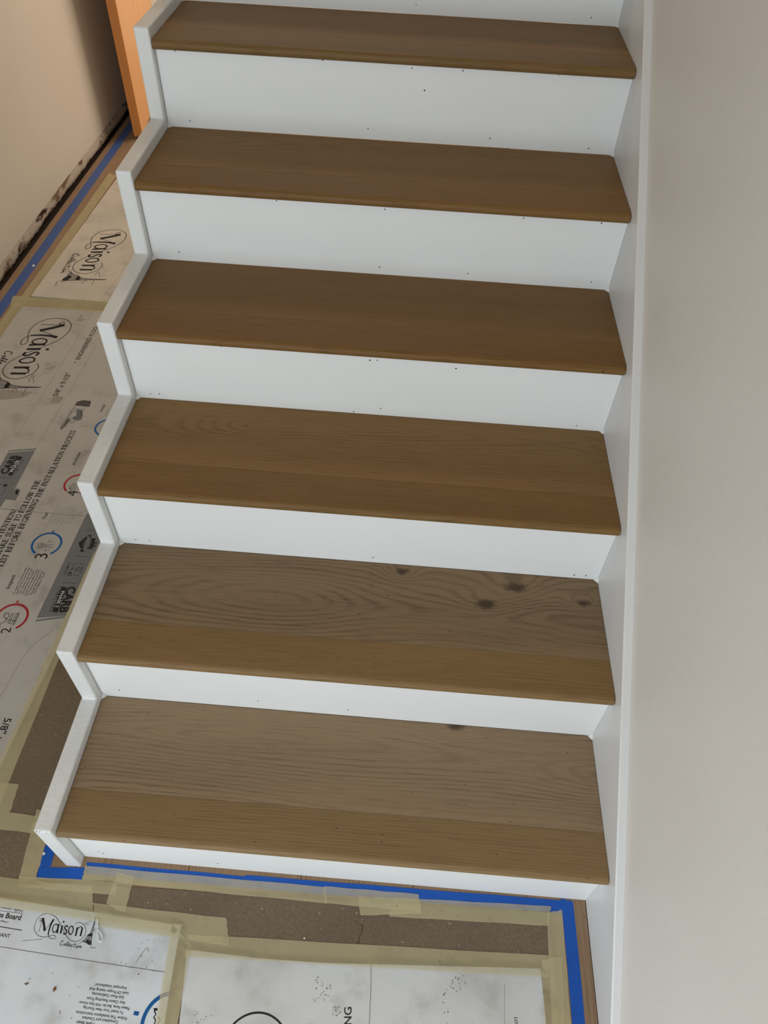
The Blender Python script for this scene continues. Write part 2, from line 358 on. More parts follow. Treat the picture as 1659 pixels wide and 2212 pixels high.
# chips of lifted old paint and filler on the lowest leg of the stringer
rnd = random.Random(3)
def blob(name, c, r, mat, parent, flat=0.35):
    b_ = bmesh.new(); bmesh.ops.create_icosphere(b_, subdivisions=1, radius=1.0)
    for v_ in b_.verts:
        s = rnd.uniform(0.7, 1.25); v_.co = Vector((c[0] + v_.co.x * r * s, c[1] + v_.co.y * r * s * rnd.uniform(1, 1.5), c[2] + v_.co.z * r * flat))
    return from_bm(name, b_, mat, parent)
for q in range(16):
    y = rnd.uniform(-0.01, 0.22); blob('paint_chip', (-0.0035 + rnd.uniform(-0.003, 0.001), y, zt(0) + SH - 0.002), rnd.uniform(0.0012, 0.0034), M['raw'] if q % 3 == 0 else M['stringer'], stair)
for q in range(7):
    blob('paint_chip', (rnd.uniform(-0.030, -0.006), -SF + rnd.uniform(0.0005, 0.004), zt(0) + SH - rnd.uniform(0.0015, 0.0035)), rnd.uniform(0.0015, 0.003), M['raw'] if q % 2 else M['stringer'], stair)
# wall skirt running up beside the treads
zs = lambda y: 0.246 + 0.6865 * y
bm = bm_prism([(-0.352, 0.0004), (NT * RUN + 0.5, 0.0004), (NT * RUN + 0.5, zs(NT * RUN + 0.5)), (-0.352, zs(-0.352))], 'x', W, W + SKT - 0.0002)
bevel(bm, 0.0025, 2, lambda e: all(abs(v_.co.x - W) < 1e-6 for v_ in e.verts) and min(v_.co.z for v_ in e.verts) < 2.3 and max(v_.co.z for v_ in e.verts) > 0.2)
from_bm('skirt_board', bm, M['skirt'], stair)
# caulk fillets in the inner corners at the back of each tread
for i in range(NT - 1):
    z, y1 = zt(i), (i + 1) * RUN
    for x0, sgn in ((0.0, 1), (W, -1)):
        yb = y1 + SK * x0 - 0.0005; s = 0.009
        obj('caulk_bead', [(x0, yb, z), (x0 + sgn * s, yb, z), (x0, yb - s, z), (x0, yb, z + 0.010)], [(0, 1, 2), (1, 3, 2), (0, 2, 3), (0, 3, 1)], M['stringer'], stair)

# ------------------------------------------------------------------ floor protection: sheets
SHEETS = []                                     # (polygon, top) for draping tape
def inside(p, poly):
    c = False; j = len(poly) - 1
    for i in range(len(poly)):
        if (poly[i][1] > p[1]) != (poly[j][1] > p[1]) and p[0] < (poly[j][0] - poly[i][0]) * (p[1] - poly[i][1]) / (poly[j][1] - poly[i][1]) + poly[i][0]: c = not c
        j = i
    return c
def H(p):
    h = 0.0
    for poly, top in SHEETS:
        if inside(p, poly): h = max(h, top)
    return h
def sheet(name, poly, z0, z1, mat, label, cat, group=None):
    bm = bm_prism(poly, 'z', z0, z1); o = from_bm(name, bm, mat); SHEETS.append((poly, z1))
    return tag(o, label, cat, group)
ZP, ZC = 0.0010, 0.0042
def fl(*pts, z=0.0): return [onz(u, v, z) for u, v in pts]
# blue tape lies first, right on the boards
TAPES = {'n': 0}
def tape(name, quad, mat, label, layer=1, nu=46, nv=7, ragged=0.0015, z=0.0, group=None):
    """quad: a,b,c,d round the strip (a-b and d-c are the long sides), draped over the sheets"""
    a, b, c, d = [Vector((*q, 0)) for q in quad]
    vs, fs = [], []; r2 = random.Random(hash(label) % 1000 if False else TAPES['n'] * 13 + 5); TAPES['n'] += 1
    for i in range(nu + 1):
        for j in range(nv + 1):
            s, t = i / nu, j / nv
            p = a.lerp(b, s).lerp(d.lerp(c, s), t)
            if i in (0, nu): p += (b - a).normalized() * r2.uniform(-ragged, ragged)
            if j in (0, nv): p += (d - a).normalized() * 0.0004 * math.sin(s * 17 + TAPES['n'])
            vs.append([p.x, p.y, 0.0])
    hs = [H(v_) for v_ in vs]
    for q, v_ in enumerate(vs):
        i, j = divmod(q, nv + 1); nb = [hs[q]]
        for di, dj in ((1, 0), (-1, 0), (0, 1), (0, -1)):
            ii, jj = i + di, j + dj
            if 0 <= ii <= nu and 0 <= jj <= nv: nb.append(hs[ii * (nv + 1) + jj])
        v_[2] = max(nb) + 0.00035 * layer
    for i in range(nu):
        for j in range(nv):
            q = i * (nv + 1) + j; fs.append((q, q + nv + 1, q + nv + 2, q + 1))
    o = obj(name, vs, fs, M[mat])
    for p_ in o.data.polygons: p_.use_smooth = True
    if o.data.polygons[0].normal.z < 0: o.data.flip_normals()
    return tag(o, label, 'tape', group)
BG = "blue painter's tape on the floor"
tape('painters_tape', fl((111, 1870), (78, 1897), (96, 1828), (128, 1805)), 'blue', "short blue tape strip beside the foot of the white stringer", 1)
tape('painters_tape', fl((78, 1897), (179, 1901), (182, 1874), (84, 1874)), 'blue', "blue tape strip crossing in front of the white stringer foot", 2, 30)
tape('painters_tape', fl((189, 1862.5), (690, 1907), (690, 1932), (186, 1888)), 'blue', "long blue tape strip under the bottom riser at the stringer end", 1)
tape('painters_tape', fl((530, 1890.5), (1234, 1946.5), (1232, 1974), (530, 1918)), 'blue', "blue tape strip under the bottom riser at the wall end", 2)
rq = [onz(1214, 1965), onz(1233, 1947), onz(1267, 2212), onz(1235, 2212)]
tape('painters_tape', [(rq[0][0], -0.010), (rq[0][0] + 0.003, -0.75), (1.0465, -0.75), (1.0445, -0.012)], 'blue', "blue tape strip running beside the bare oak board along the white skirt", 1, 70)
bl, br = [onz(*q) for q in ((270, 304), (223, 381), (162, 462), (84, 560), (0, 671))], [onz(*q) for q in ((138, 462), (67.5, 560), (0, 650))]
bx1 = sum(q[0] for q in bl[1:]) / 4; bx0 = sum(q[0] for q in br) / 3
tape('painters_tape', [(bx0, 0.9), (bx0, 3.95), (bx1, 3.95), (bx1, 0.9)], 'blue_hazed', "long blue tape strip on the floor along the raw left wall edge", 1, 90)

# brown paper
B1L = onz(60, 1897)[0]
sheet('builders_paper', [(-0.90, -0.07), (-0.125, -0.07), (-0.085, 0.6), (-0.045, 0.65), (-0.045, 3.5), (-0.80, 3.5), (-0.88, 2.0)], 0.0002, ZP, M['paper'], 'brown builders paper laid along the hall beside the stringer', 'paper sheet')
sheet('builders_paper', [onz(130, 1908), onz(1188, 1972), (onz(1192, 2060)[0], -0.9), (-0.9, -0.9), (-0.9, -0.085), onz(0, 1915)], 0.0007, ZP + 0.0006, M['paper'], 'brown builders paper showing as a band in front of the bottom step', 'paper sheet')

# white printed cardboard
CG = 'flattened white flooring cartons'
pA = fl((-330, 1884), (0, 1940), (391, 1999), (375, 2085), (353, 2225), (300, 2560), z=ZC) + [(-0.75, -0.85)]
boxA = sheet('cardboard_sheet', pA, ZP + 0.0007, ZC, M['board_w'], 'white printed cardboard sheet carrying the white cord loop', 'cardboard')
pB = fl((404, 2051), (560, 2070), (700, 2080), (930, 2086), (1168, 2092), (1181, 2225), z=ZC) + [(onz(1181, 2225)[0], -0.85), (onz(385, 2225)[0] - 0.02, -0.85)] + fl((386, 2225), z=ZC)
boxB = sheet('cardboard_sheet', pB, ZP + 0.0007, ZC, M['board_b'], 'white cardboard sheet with a black ring, in front of the bottom step', 'cardboard')
cl = onz(48, 661, ZC); cl2 = onz(0, 727, ZC); cr = onz(116, 1418, ZC); cr2 = onz(12, 1632, ZC)
dirC = Vector((cr2[0] - cr[0], cr2[1] - cr[1])).normalized()
pC = [cl, onz(232, 672, ZC), (-0.048, cl[1] - 0.02), (-0.048, onz(216, 1190, ZC)[1] + 0.1), onz(214, 1200, ZC), cr, cr2, (cr2[0] + dirC.x * 0.10, cr2[1] + dirC.y * 0.10), (-0.93, onz(0, 1690, ZC)[1]), (cl[0] - 0.005, 1.2)]
boxC = sheet('cardboard_sheet', pC, ZP + 0.0001, ZC, M['board_c'], 'big white printed cardboard sheet with numbered rings and a pointing hand', 'cardboard')
dl = onz(67, 639, ZC); dl2 = onz(250, 388, ZC)
pD = [dl, onz(232, 652, ZC), (-0.048, dl[1] - 0.02), (-0.048, 3.6), (dl2[0], 3.6), dl2]
boxD = sheet('cardboard_sheet', pD, ZP + 0.0001, ZC, M['board_d'], 'white printed cardboard sheet with one logo at the dark end of the hall', 'cardboard')

# ------------------------------------------------------------------ printing
def catmull(pts, n=6):
    if len(pts) < 3: return [Vector(p) for p in pts]
    P = [Vector(p) for p in pts]; out = []
    for i in range(len(P) - 1):
        p0, p1, p2, p3 = P[max(i - 1, 0)], P[i], P[i + 1], P[min(i + 2, len(P) - 1)]
        for q in range(n):
            t = q / n
            out.append(0.5 * ((2 * p1) + (p2 - p0) * t + (2 * p0 - 5 * p1 + 4 * p2 - p3) * t * t + (3 * p1 - p0 - 3 * p2 + p3) * t ** 3))
    return out + [P[-1]]
class Ink:
    """flat print: ribbons and filled outlines collected into one mesh"""
    def __init__(s): s.v, s.f = [], []
    def line(s, pts, w, smooth=True, n=6, w1=None):
        p = catmull(pts, n) if smooth else [Vector(q) for q in pts]; m = len(p); k0 = len(s.v)
        for i in range(m):
            d = (p[min(i + 1, m - 1)] - p[max(i - 1, 0)])
            if d.length < 1e-9: d = Vector((1, 0))
            d.normalize(); ww = w if w1 is None else w + (w1 - w) * i / max(1, m - 1)
            nn = Vector((-d.y, d.x)) * ww / 2
            s.v += [tuple(p[i] + nn), tuple(p[i] - nn)]
        for i in range(m - 1): s.f.append((k0 + 2 * i, k0 + 2 * i + 1, k0 + 2 * i + 3, k0 + 2 * i + 2))
    def poly(s, pts):
        k0 = len(s.v); s.v += [tuple(q)[:2] for q in pts]; s.f.append(tuple(range(k0, k0 + len(pts))))
    def disc(s, c, r, n=16): s.poly([(c[0] + r * math.cos(2 * math.pi * i / n), c[1] + r * math.sin(2 * math.pi * i / n)) for i in range(n)])
    def build(s, name, z, mat, parent, T=None):
        vs = [T(v_) for v_ in s.v] if T else s.v
        o = obj(name, [(x, y, z) for x, y in vs], s.f, mat, parent)
        bm = bmesh.new(); bm.from_mesh(o.data)
        for f in bm.faces:
            if f.normal.z < 0: f.normal_flip()
        bm.to_mesh(o.data); bm.free()
        return o
ZI = ZC + 0.0002
def P(*pts): return [Vector(onz(u, v, ZC)) for u, v in pts]
def Zm(s, ox, oy): return lambda x, y: (ox + x / s, oy + y / s)   # position read in an enlarged view
def text(parent, s, a, b, mat='ink', z=ZI, hscale=1.0, bold=0.012, name='printed_lettering', spacing=1.0, shear=0.0):
    """built-in sans lettering along the centre line a -> b (photo pixels)"""
    cu = bpy.data.curves.new('lettering', 'FONT'); cu.body = s; cu.size = 1.0; cu.offset = bold; cu.space_character = spacing; cu.resolution_u = 3; cu.shear = shear
    t = bpy.data.objects.new('lettering', cu); COL.objects.link(t)
    dg = bpy.context.evaluated_depsgraph_get(); me = bpy.data.meshes.new_from_object(t.evaluated_get(dg))
    bpy.data.objects.remove(t); bpy.data.curves.remove(cu)
    A, B = P(a, b); u = (B - A); L = u.length; u.normalize(); v_ = Vector((-u.y, u.x))
    xs = [q.co.x for q in me.vertices]; x0, x1 = min(xs), max(xs); sc = L / (x1 - x0)
    for q in me.vertices:
        p = A + u * ((q.co.x - x0) * sc) + v_ * ((q.co.y - 0.35) * sc * hscale); q.co = (p.x, p.y, z)
    me.materials.clear(); me.materials.append(M[mat]); me.name = name
    o = bpy.data.objects.new(name, me); COL.objects.link(o); o.parent = parent
    return o
# a bold roman alphabet drawn with strokes and serifs (cap height 1)
TK, TH = 0.21, 0.075
SERIF = {
 'A': (0.86, [((.10, 0), (.42, 1), TH), ((.42, 1), (.74, 0), TK), ((.22, .33), (.60, .33), TH)], [(.10, 0), (.74, 0)]),
 'B': (0.74, [((.16, 0), (.16, 1), TK), ((.16, .98), (.45, .97), (.58, .76), (.45, .54), (.16, .53), .11), ((.16, .53), (.5, .52), (.64, .27), (.5, .03), (.16, .02), .12)], [(.16, 0), (.16, 1)]),
 'C': (0.76, [((.66, .72), (.55, .92), (.38, .98), (.16, .8), (.11, .5), (.16, .2), (.38, .02), (.56, .08), (.67, .26), .13), ((.67, 1), (.67, .68), TH)], []),
 'E': (0.72, [((.16, 0), (.16, 1), TK), ((.16, .97), (.62, .97), TH), ((.16, .5), (.46, .5), TH), ((.16, .03), (.63, .03), TH), ((.62, 1), (.62, .74), TH), ((.63, 0), (.63, .28), TH), ((.46, .36), (.46, .64), TH)], [(.16, 0), (.16, 1)]),
 'F': (0.68, [((.16, 0), (.16, 1), TK), ((.16, .97), (.60, .97), TH), ((.16, .5), (.46, .5), TH), ((.60, 1), (.60, .72), TH), ((.46, .36), (.46, .64), TH)], [(.16, 0), (.16, 1)]),
 'G': (0.82, [((.66, .72), (.55, .92), (.38, .98), (.16, .8), (.11, .5), (.16, .2), (.38, .02), (.58, .08), .13), ((.66, .02), (.66, .42), TK), ((.48, .42), (.80, .42), TH), ((.67, 1), (.67, .68), TH)], []),
 'H': (0.90, [((.16, 0), (.16, 1), TK), ((.72, 0), (.72, 1), TK), ((.16, .5), (.72, .5), TH)], [(.16, 0), (.16, 1), (.72, 0), (.72, 1)]),
 'I': (0.36, [((.17, 0), (.17, 1), TK)], [(.17, 0), (.17, 1)]),
 'K': (0.86, [((.16, 0), (.16, 1), TK), ((.20, .42), (.66, .98), TH), ((.36, .58), (.72, .02), TK)], [(.16, 0), (.16, 1), (.68, 1), (.74, 0)]),
 'L': (0.70, [((.16, 0), (.16, 1), TK), ((.16, .03), (.62, .03), TH), ((.62, 0), (.62, .30), TH)], [(.16, 0), (.16, 1)]),
 'M': (1.04, [((.14, 0), (.16, 1), TH), ((.16, 1), (.50, .05), TK), ((.50, .05), (.84, 1), TH), ((.86, 0), (.86, 1), TK)], [(.14, 0), (.14, 1), (.86, 0), (.86, 1)]),
 'N': (0.90, [((.14, 0), (.14, 1), TH), ((.14, 1), (.74, .02), TK), ((.74, 0), (.74, 1), TH)], [(.14, 0), (.10, 1), (.74, 1)]),
 'O': (0.84, [((.42, .98), (.17, .80), (.12, .5), (.17, .2), (.42, .02), (.67, .2), (.72, .5), (.67, .8), (.42, .98), .14)], []),
 'P': (0.70, [((.16, 0), (.16, 1), TK), ((.16, .98), (.46, .97), (.60, .73), (.46, .48), (.16, .47), .12)], [(.16, 0), (.16, 1)]),
 'R': (0.80, [((.16, 0), (.16, 1), TK), ((.16, .98), (.46, .97), (.60, .75), (.46, .52), (.16, .51), .12), ((.38, .52), (.66, .02), .18)], [(.16, 0), (.16, 1), (.70, 0)]),
 'S': (0.64, [((.52, .76), (.42, .95), (.24, .96), (.13, .78), (.24, .60), (.44, .45), (.54, .26), (.42, .05), (.22, .05), (.10, .26), .13), ((.53, 1), (.53, .72), TH), ((.10, 0), (.10, .28), TH)], []),
 'T': (0.76, [((.38, 0), (.38, 1), TK), ((.06, .97), (.70, .97), TH), ((.06, 1), (.06, .72), TH), ((.70, 1), (.70, .72), TH)], [(.38, 0)]),
 'U': (0.86, [((.16, 1), (.16, .32), (.26, .05), (.44, .02), (.64, .10), (.70, .34), .16), ((.70, .3), (.70, 1), TH)], [(.16, 1), (.70, 1)]),
 'W': (1.16, [((.08, 1), (.32, 0), TK), ((.32, 0), (.54, .96), TH), ((.54, .96), (.78, 0), TK), ((.78, 0), (1.02, 1), TH)], [(.08, 1), (.54, 1), (1.02, 1)]),
 '!': (0.36, [((.17, .3), (.17, 1), .16), ((.17, 0), (.17, .14), .16)], []), ' ': (0.34, [], [])}
def serif_text(parent, s, a, b, z=ZI, hscale=1.0):
    ink = Ink(); x = 0
    for ch in s:
        w, strokes, feet = SERIF[ch]
        for st in strokes:
            pts = [(x + p[0], p[1]) for p in st[:-1]]
            if len(pts) > 2: ink.line(pts, st[-1], True, 3)
            else: ink.line(pts, st[-1], False)
        for fx, fy in feet: ink.line([(x + fx - .16, fy * .94 + .03), (x + fx + .16, fy * .94 + .03)], TH, False)
        x += w
    A, B = P(a, b); u = B - A; L = u.length; u.normalize(); v_ = Vector((-u.y, u.x)); sc = L / x
    return ink.build('printed_lettering', z, M['ink'], parent, lambda q: tuple(A + u * (q[0] * sc) + v_ * ((q[1] - .5) * sc * hscale)))

# the script logo, read off its clearest copy, then placed by two points on the other sheets
zA = Zm(5.925, 0, 1900)
def LA(*pts): return P(*[zA(*q) for q in pts])
ref0, ref1 = LA((525, 520))[0], LA((1028, 725))[0]; PXM = (ref1 - ref0).length / 543.0    # metres per view pixel
logo = Ink(); lw = 5 * PXM
logo.line(LA((960, 572), (985, 555), (1020, 550), (1068, 575), (1096, 625), (1096, 680), (1060, 745), (1010, 782), (960, 793), (905, 778), (860, 735), (820, 672), (785, 600), (750, 530), (715, 482), (660, 448), (600, 437), (540, 450), (490, 490), (455, 550), (441, 615), (452, 670), (485, 712), (535, 733), (590, 733), (640, 722), (685, 712), (714, 730), (705, 752), (665, 758), (632, 742), (618, 712)), lw)
logo.line(LA((618, 712), (622, 675), (640, 610), (662, 555), (688, 508)), 12 * PXM, w1=24 * PXM)
logo.line(LA((522, 524), (530, 518), (534, 528), (522, 536), (510, 526), (514, 506), (532, 497), (552, 504)), lw)
logo.line(LA((548, 502), (522, 585), (496, 672)), lw); logo.line(LA((548, 492), (562, 570), (572, 658)), 26 * PXM)
logo.line(LA((576, 656), (620, 590), (686, 510)), lw)
logo.line(LA((748, 592), (725, 572), (695, 582), (673, 625), (680, 668), (706, 674), (732, 640)), 11 * PXM); logo.line(LA((752, 572), (738, 640), (732, 688)), 20 * PXM)
logo.line(LA((800, 590), (785, 645), (776, 692)), 20 * PXM); logo.disc(LA((814, 541))[0], 11 * PXM)
logo.line(LA((868, 606), (848, 592), (830, 606), (834, 632), (850, 655), (850, 684), (828, 698), (810, 688)), 14 * PXM)
logo.line(LA((912, 598), (885, 620), (878, 665), (895, 703), (920, 690), (937, 645), (930, 605), (912, 598)), 12 * PXM)
logo.line(LA((992, 612), (980, 665), (968, 722)), 20 * PXM); logo.line(LA((986, 650), (1010, 615), (1040, 606), (1052, 622)), 9 * PXM); logo.line(LA((1054, 618), (1042, 670), (1028, 726)), 20 * PXM)
def script(base, s):  # "Collection" in a hand-lettered slant
    x, y = base; out = []
    for pts, dx in (([(40, -42), (28, -52), (10, -30), (2, -4), (18, 0), (32, -10)], 40), ([(14, -22), (3, -10), (8, 0), (20, -8), (18, -20), (14, -22)], 24), ([(2, -8), (22, -44), (28, -54), (16, -30), (8, -2), (16, 0)], 19),
                    ([(2, -8), (22, -44), (28, -54), (16, -30), (8, -2), (16, 0)], 20), ([(4, -12), (16, -20), (10, -26), (2, -8), (10, 0), (22, -8)], 24), ([(20, -22), (10, -24), (2, -8), (8, 0), (20, -6)], 24),
                    ([(20, -44), (10, -12), (8, 0), (18, -4)], 16), ([(-4, -30), (18, -34)], 10), ([(10, -22), (4, -4), (14, 0)], 16), ([(14, -22), (3, -10), (8, 0), (20, -8), (18, -20), (14, -22)], 26), ([(8, -22), (2, 0), (14, -18), (22, -20), (18, -2), (28, -2)], 30)):
        out.append([(x + px * s, y + py * s + (px * s) * 0.13) for px, py in pts]); x += dx * s; y += dx * s * 0.14
    return out
for st in script((766, 838), 1.13): logo.line(LA(*st), 6.5 * PXM, True, 3)
# tower sketch
tl = [(1222, 472), (1216, 500), (1200, 560), (1180, 620), (1155, 680), (1115, 720), (1080, 770), (1040, 796)]
trr = [(1225, 472), (1220, 505), (1208, 565), (1198, 625), (1186, 685), (1178, 730), (1170, 785), (1172, 835)]
tower = Ink()
tower.line(LA(*tl), 4 * PXM); tower.line(LA(*trr), 5 * PXM)
def at(c, t):
    k_ = min(int(t * (len(c) - 1)), len(c) - 2); f = t * (len(c) - 1) - k_; return (c[k_][0] + (c[k_ + 1][0] - c[k_][0]) * f, c[k_][1] + (c[k_ + 1][1] - c[k_][1]) * f)
for q in range(46):
    t = 0.12 + 0.88 * q / 46; tower.line(LA(at(tl, t), at(trr, min(1, t + 0.05 * (1 if q % 2 else -0.6)))), 3.4 * PXM, False)
for q in range(5): tower.line(LA(at(tl, .62 + q * .02), at(trr, .62 + q * .02)), 6 * PXM, False)
tower.poly(LA((1095, 795), (1120, 765), (1165, 790), (1160, 838), (1130, 835)))
tower.line(LA((1170, 835), (1162, 860), (1172, 880), (1190, 868), (1200, 878), (1215, 866), (1226, 880)), 4 * PXM)
tower.line(LA((1040, 796), (1025, 815), (1005, 822)), 4 * PXM)
cloud = Ink()
for c_ in ([(1080, 565), (1105, 552), (1120, 556), (1140, 540), (1170, 538)], [(1085, 568), (1120, 575), (1150, 572)], [(1195, 645), (1215, 632), (1230, 625)], [(1200, 650), (1225, 655), (1240, 650)], [(1210, 570), (1240, 572), (1280, 576)], [(1108, 590), (1112, 596)], [(1215, 672), (1218, 680)]):
    cloud.line(LA(*c_), 3.5 * PXM)
def place_logo(parent, p0, p1):
    A, B = P(p0, p1); r = (B - A); r0 = ref1 - ref0; k_ = r.length / r0.length
    an = math.atan2(r.y, r.x) - math.atan2(r0.y, r0.x); ca, sa = math.cos(an) * k_, math.sin(an) * k_
    T = lambda v_: (A.x + ca * (v_[0] - ref0.x) - sa * (v_[1] - ref0.y), A.y + sa * (v_[0] - ref0.x) + ca * (v_[1] - ref0.y))
    logo.build('printed_logo', ZI, M['ink'], parent, T); tower.build('printed_tower', ZI, M['inkm'], parent, T); cloud.build('printed_clouds', ZI, M['inkm'], parent, T)['kind'] = 'stuff'
place_logo(boxA, zA(525, 520), zA(1028, 725))
z4 = Zm(7.541, 0, 660); place_logo(boxC, z4(1000, 295), z4(175, 1105))
z3 = Zm(8.295, 100, 480); place_logo(boxD, z3(1280, 205), z3(600, 850))

# sheet A: lettering
text(boxA, 'rotection  Agency', zA(0, 348), zA(298, 398), 'inkm')
text(boxA, 'es Board', zA(-18, 445), zA(272, 487), bold=0.022)
text(boxA, 'r/Phase 2', zA(0, 527), zA(108, 545), 'ink')
text(boxA, 'IANT', zA(2, 705), zA(128, 722))
for a_, b_, w_ in (((-10, 398), (296, 436), 4), ((-10, 601), (280, 650), 8)):
    ink = Ink(); ink.line(LA(a_, b_), w_ * PXM, False); ink.build('printed_rule', ZI, M['ink'], boxA)
z2 = Zm(5.184, 80, 2080)
for s_, xl, xr, yc_ in (('Improper Installation!', 650, 1000, 266), ('Lack Of Proper testing And', 588, 1022, 318), ('Sub-Floor Deficiencies,', 608, 972, 368), ('Any Claims Resulting From', 555, 988, 424),
                        ('Please Note, Bel-Air Will Not Honor', 470, 1035, 478), ('To Install Your New Flooring.', 510, 968, 530), ('Follow The Installation Instructions', 435, 1005, 590), ('Completed and Checked.', 498, 908, 640), ('Have Been', 440, 640, 678)):
    h_ = (xr - xl) * 0.128 / 2; text(boxA, s_, z2(xr, yc_ + h_), z2(xl, yc_ - h_), hscale=1.0)
def ring(parent, c, r, mat, a0, a1, w=0.0055, n=40, z=ZI):
    k_ = Ink(); k_.line([(c.x + r * math.cos(a0 + (a1 - a0) * q / n), c.y + r * math.sin(a0 + (a1 - a0) * q / n)) for q in range(n + 1)], w, False); return k_.build('printed_ring', z, M[mat], parent)
RR = 0.0405
q = P((360, 2146), (306, 2205)); rc = P((364, 2212))[0]; ra = (P((362, 2147))[0] - rc).length
ring(boxA, rc, ra, 'inkb', 1.78, 4.6, 0.007)
k_ = Ink(); k_.line(P((289, 2188), (300, 2190)), 0.0065, False); k_.build('printed_dash', ZI, M['inkb'], boxA)
k_ = Ink(); k_.poly(P(*[z2(*q_) for q_ in ((1305, 508), (1350, 505), (1348, 535), (1310, 540))])); k_.line(P(*[z2(*q_) for q_ in ((1312, 540), (1330, 575), (1308, 610), (1325, 640), (1310, 690))]), 0.002); k_.line(P(*[z2(*q_) for q_ in ((1350, 600), (1380, 640), (1340, 690))]), 0.0012); k_.build('printed_icon', ZI, M['ink'], boxA)
# sheet B
rb = P((550, 2276))[0]; ring(boxB, rb, (P((549, 2188))[0] - rb).length, 'ink', 0, 6.2832, 0.0035, 64)
z6 = Zm(2.9625, 400, 1800); z7 = Zm(2.963, 840, 1800)
text(boxB, 'NG', z6(1040, 1226), z6(1041, 1112), hscale=1.0)
text(boxB, 'LO', z7(814, 1178), z7(816, 1219))

# sheet C
z5 = Zm(6.504, 0, 1040); c3 = Zm(4.1475, 0, 840)
text(boxC, '5/8" x 9-1/2"', z4(895, 1470), z4(1122, 1105)); text(boxC, 'ENGINEERED FLOO', z4(1262, 880), z4(1562, 350))
k_ = Ink(); k_.disc(P(z4(1220, 930))[0], 0.003, 8); k_.build('printed_bullet', ZI, M['ink'], boxC)
serif_text(boxC, 'ATTENTION!', (-9, 1170), (31.5, 1100), hscale=0.95); serif_text(boxC, 'MAKE SURE TO FOLLOW THE', (-6, 1200), (83, 1037), hscale=0.95)
serif_text(boxC, 'LIST BEFORE BEGINNING THE INSTALLATION PROCESS', c3(-2, 1590), c3(660, 372), hscale=0.95)
def num_ring(c, mat, s, num_c, gap_dir, r=RR):
    C0 = P(c)[0]; g0 = P(gap_dir)[0] - C0; a = math.atan2(g0.y, g0.x)
    ring(boxC, C0, r, mat, a + 0.55, a + 6.2832 - 0.55, 0.0062)
    if s:
        N0 = P(num_c)[0]; tx = text(boxC, s, num_c, (num_c[0] + 3.6, num_c[1] - 11), bold=0.0)
    return C0
r3 = (P(z5(447, 915))[0] - P(z5(655, 880))[0]).length; r3b = (P(z5(860, 860))[0] - P(z5(655, 880))[0]).length; RR = (r3 + r3b) / 2
num_ring(z5(655, 880), 'inkb', '3', z5(567, 1085), z5(590, 1040), RR); num_ring(z5(165, 1905), 'inkr', '2', z5(70, 2130), z5(100, 2080), RR)
num_ring((168.5, 1046), 'inkr', '4', c3(640, 960), c3(650, 930), RR); num_ring((233, 924), 'inkb', None, None, (225, 950), RR)
k_ = Ink(); k_.line(P(z5(742, 718), z5(752, 692)), 0.0055, False); k_.build('printed_dash', ZI, M['inkb'], boxC)
k_ = Ink(); k_.line(P(z5(240, 1705), z5(252, 1675)), 0.0055, False); k_.build('printed_dash', ZI, M['inkr'], boxC)
icon = Ink(); IWD = 0.0014
def ic(zf, *ls, w=IWD, sm=False):
    for l in ls: icon.line(P(*[zf(*q_) for q_ in l]), w, sm)
ic(z5, [(530, 930), (540, 872), (575, 862), (615, 878), (640, 890), (640, 912), (590, 938), (530, 930)], [(558, 915), (562, 885), (588, 882), (592, 905), (558, 915)], [(640, 892), (755, 890)], [(640, 915), (740, 930)], [(672, 862), (710, 822)], [(715, 862), (722, 850)], [(735, 860), (745, 842)], [(620, 985), (655, 942)], [(650, 978), (662, 962)], [(680, 965), (692, 950)], [(600, 886), (606, 926)])
ic(z5, [(110, 1985), (165, 1860), (278, 1842), (195, 2018), (110, 1985)], [(135, 1992), (190, 1858)], [(165, 2004), (240, 1850)], [(185, 2010), (265, 1848)], [(128, 1945), (220, 1965)])
ic(z5, [(52, 1885), (70, 1850), (105, 1842), (130, 1865), (118, 1905), (85, 1920), (55, 1905), (52, 1885)], [(72, 1885), (88, 1862), (108, 1862)], [(82, 1922), (70, 1975)], [(98, 1918), (105, 1960)], [(70, 1975), (20, 1990), (0, 2020)], sm=True)
ic(c3, [(620, 885), (660, 845), (690, 862)], [(625, 900), (668, 856)], [(632, 912), (680, 866)], [(640, 925), (690, 880)], [(620, 885), (645, 930)])
icon.build('printed_icon', ZI, M['ink'], boxC)['kind'] = 'stuff'
text(boxC, 'Inspect', c3(66, 1790), c3(122, 1668)); text(boxC, 'Test', c3(392, 1168), c3(418, 1108)); text(boxC, 'Acclimate', c3(655, 684), c3(712, 568)); text(boxC, 'Install', c3(898, 203), c3(934, 143), 'inkm')
para = ['The Integrity Of Homeowners Must', 'Check That The Correct Flooring', 'Type, Collection, Color & Grade', 'Are Delivered to The Jobsite.', 'Furthermore They Must Inspect', 'The Flooring For Any Defects Or', 'Damages Before Beginning', 'The Installation Process']
for q_, s_ in enumerate(para):
    t = q_ / 7; ln = [1, .97, .92, .86, .95, .95, .85, .78][q_]
    a = Vector((185 + 290 * t, 1590 - 5 * t)); b = Vector((375 + 250 * t, 1205 + 75 * t)); m_ = (a + b) / 2; d_ = (b - a) / 2 * ln / (1 - .22 * t)
    text(boxC, s_, z5(*(m_ - d_)), z5(*(m_ + d_)), 'inkm')
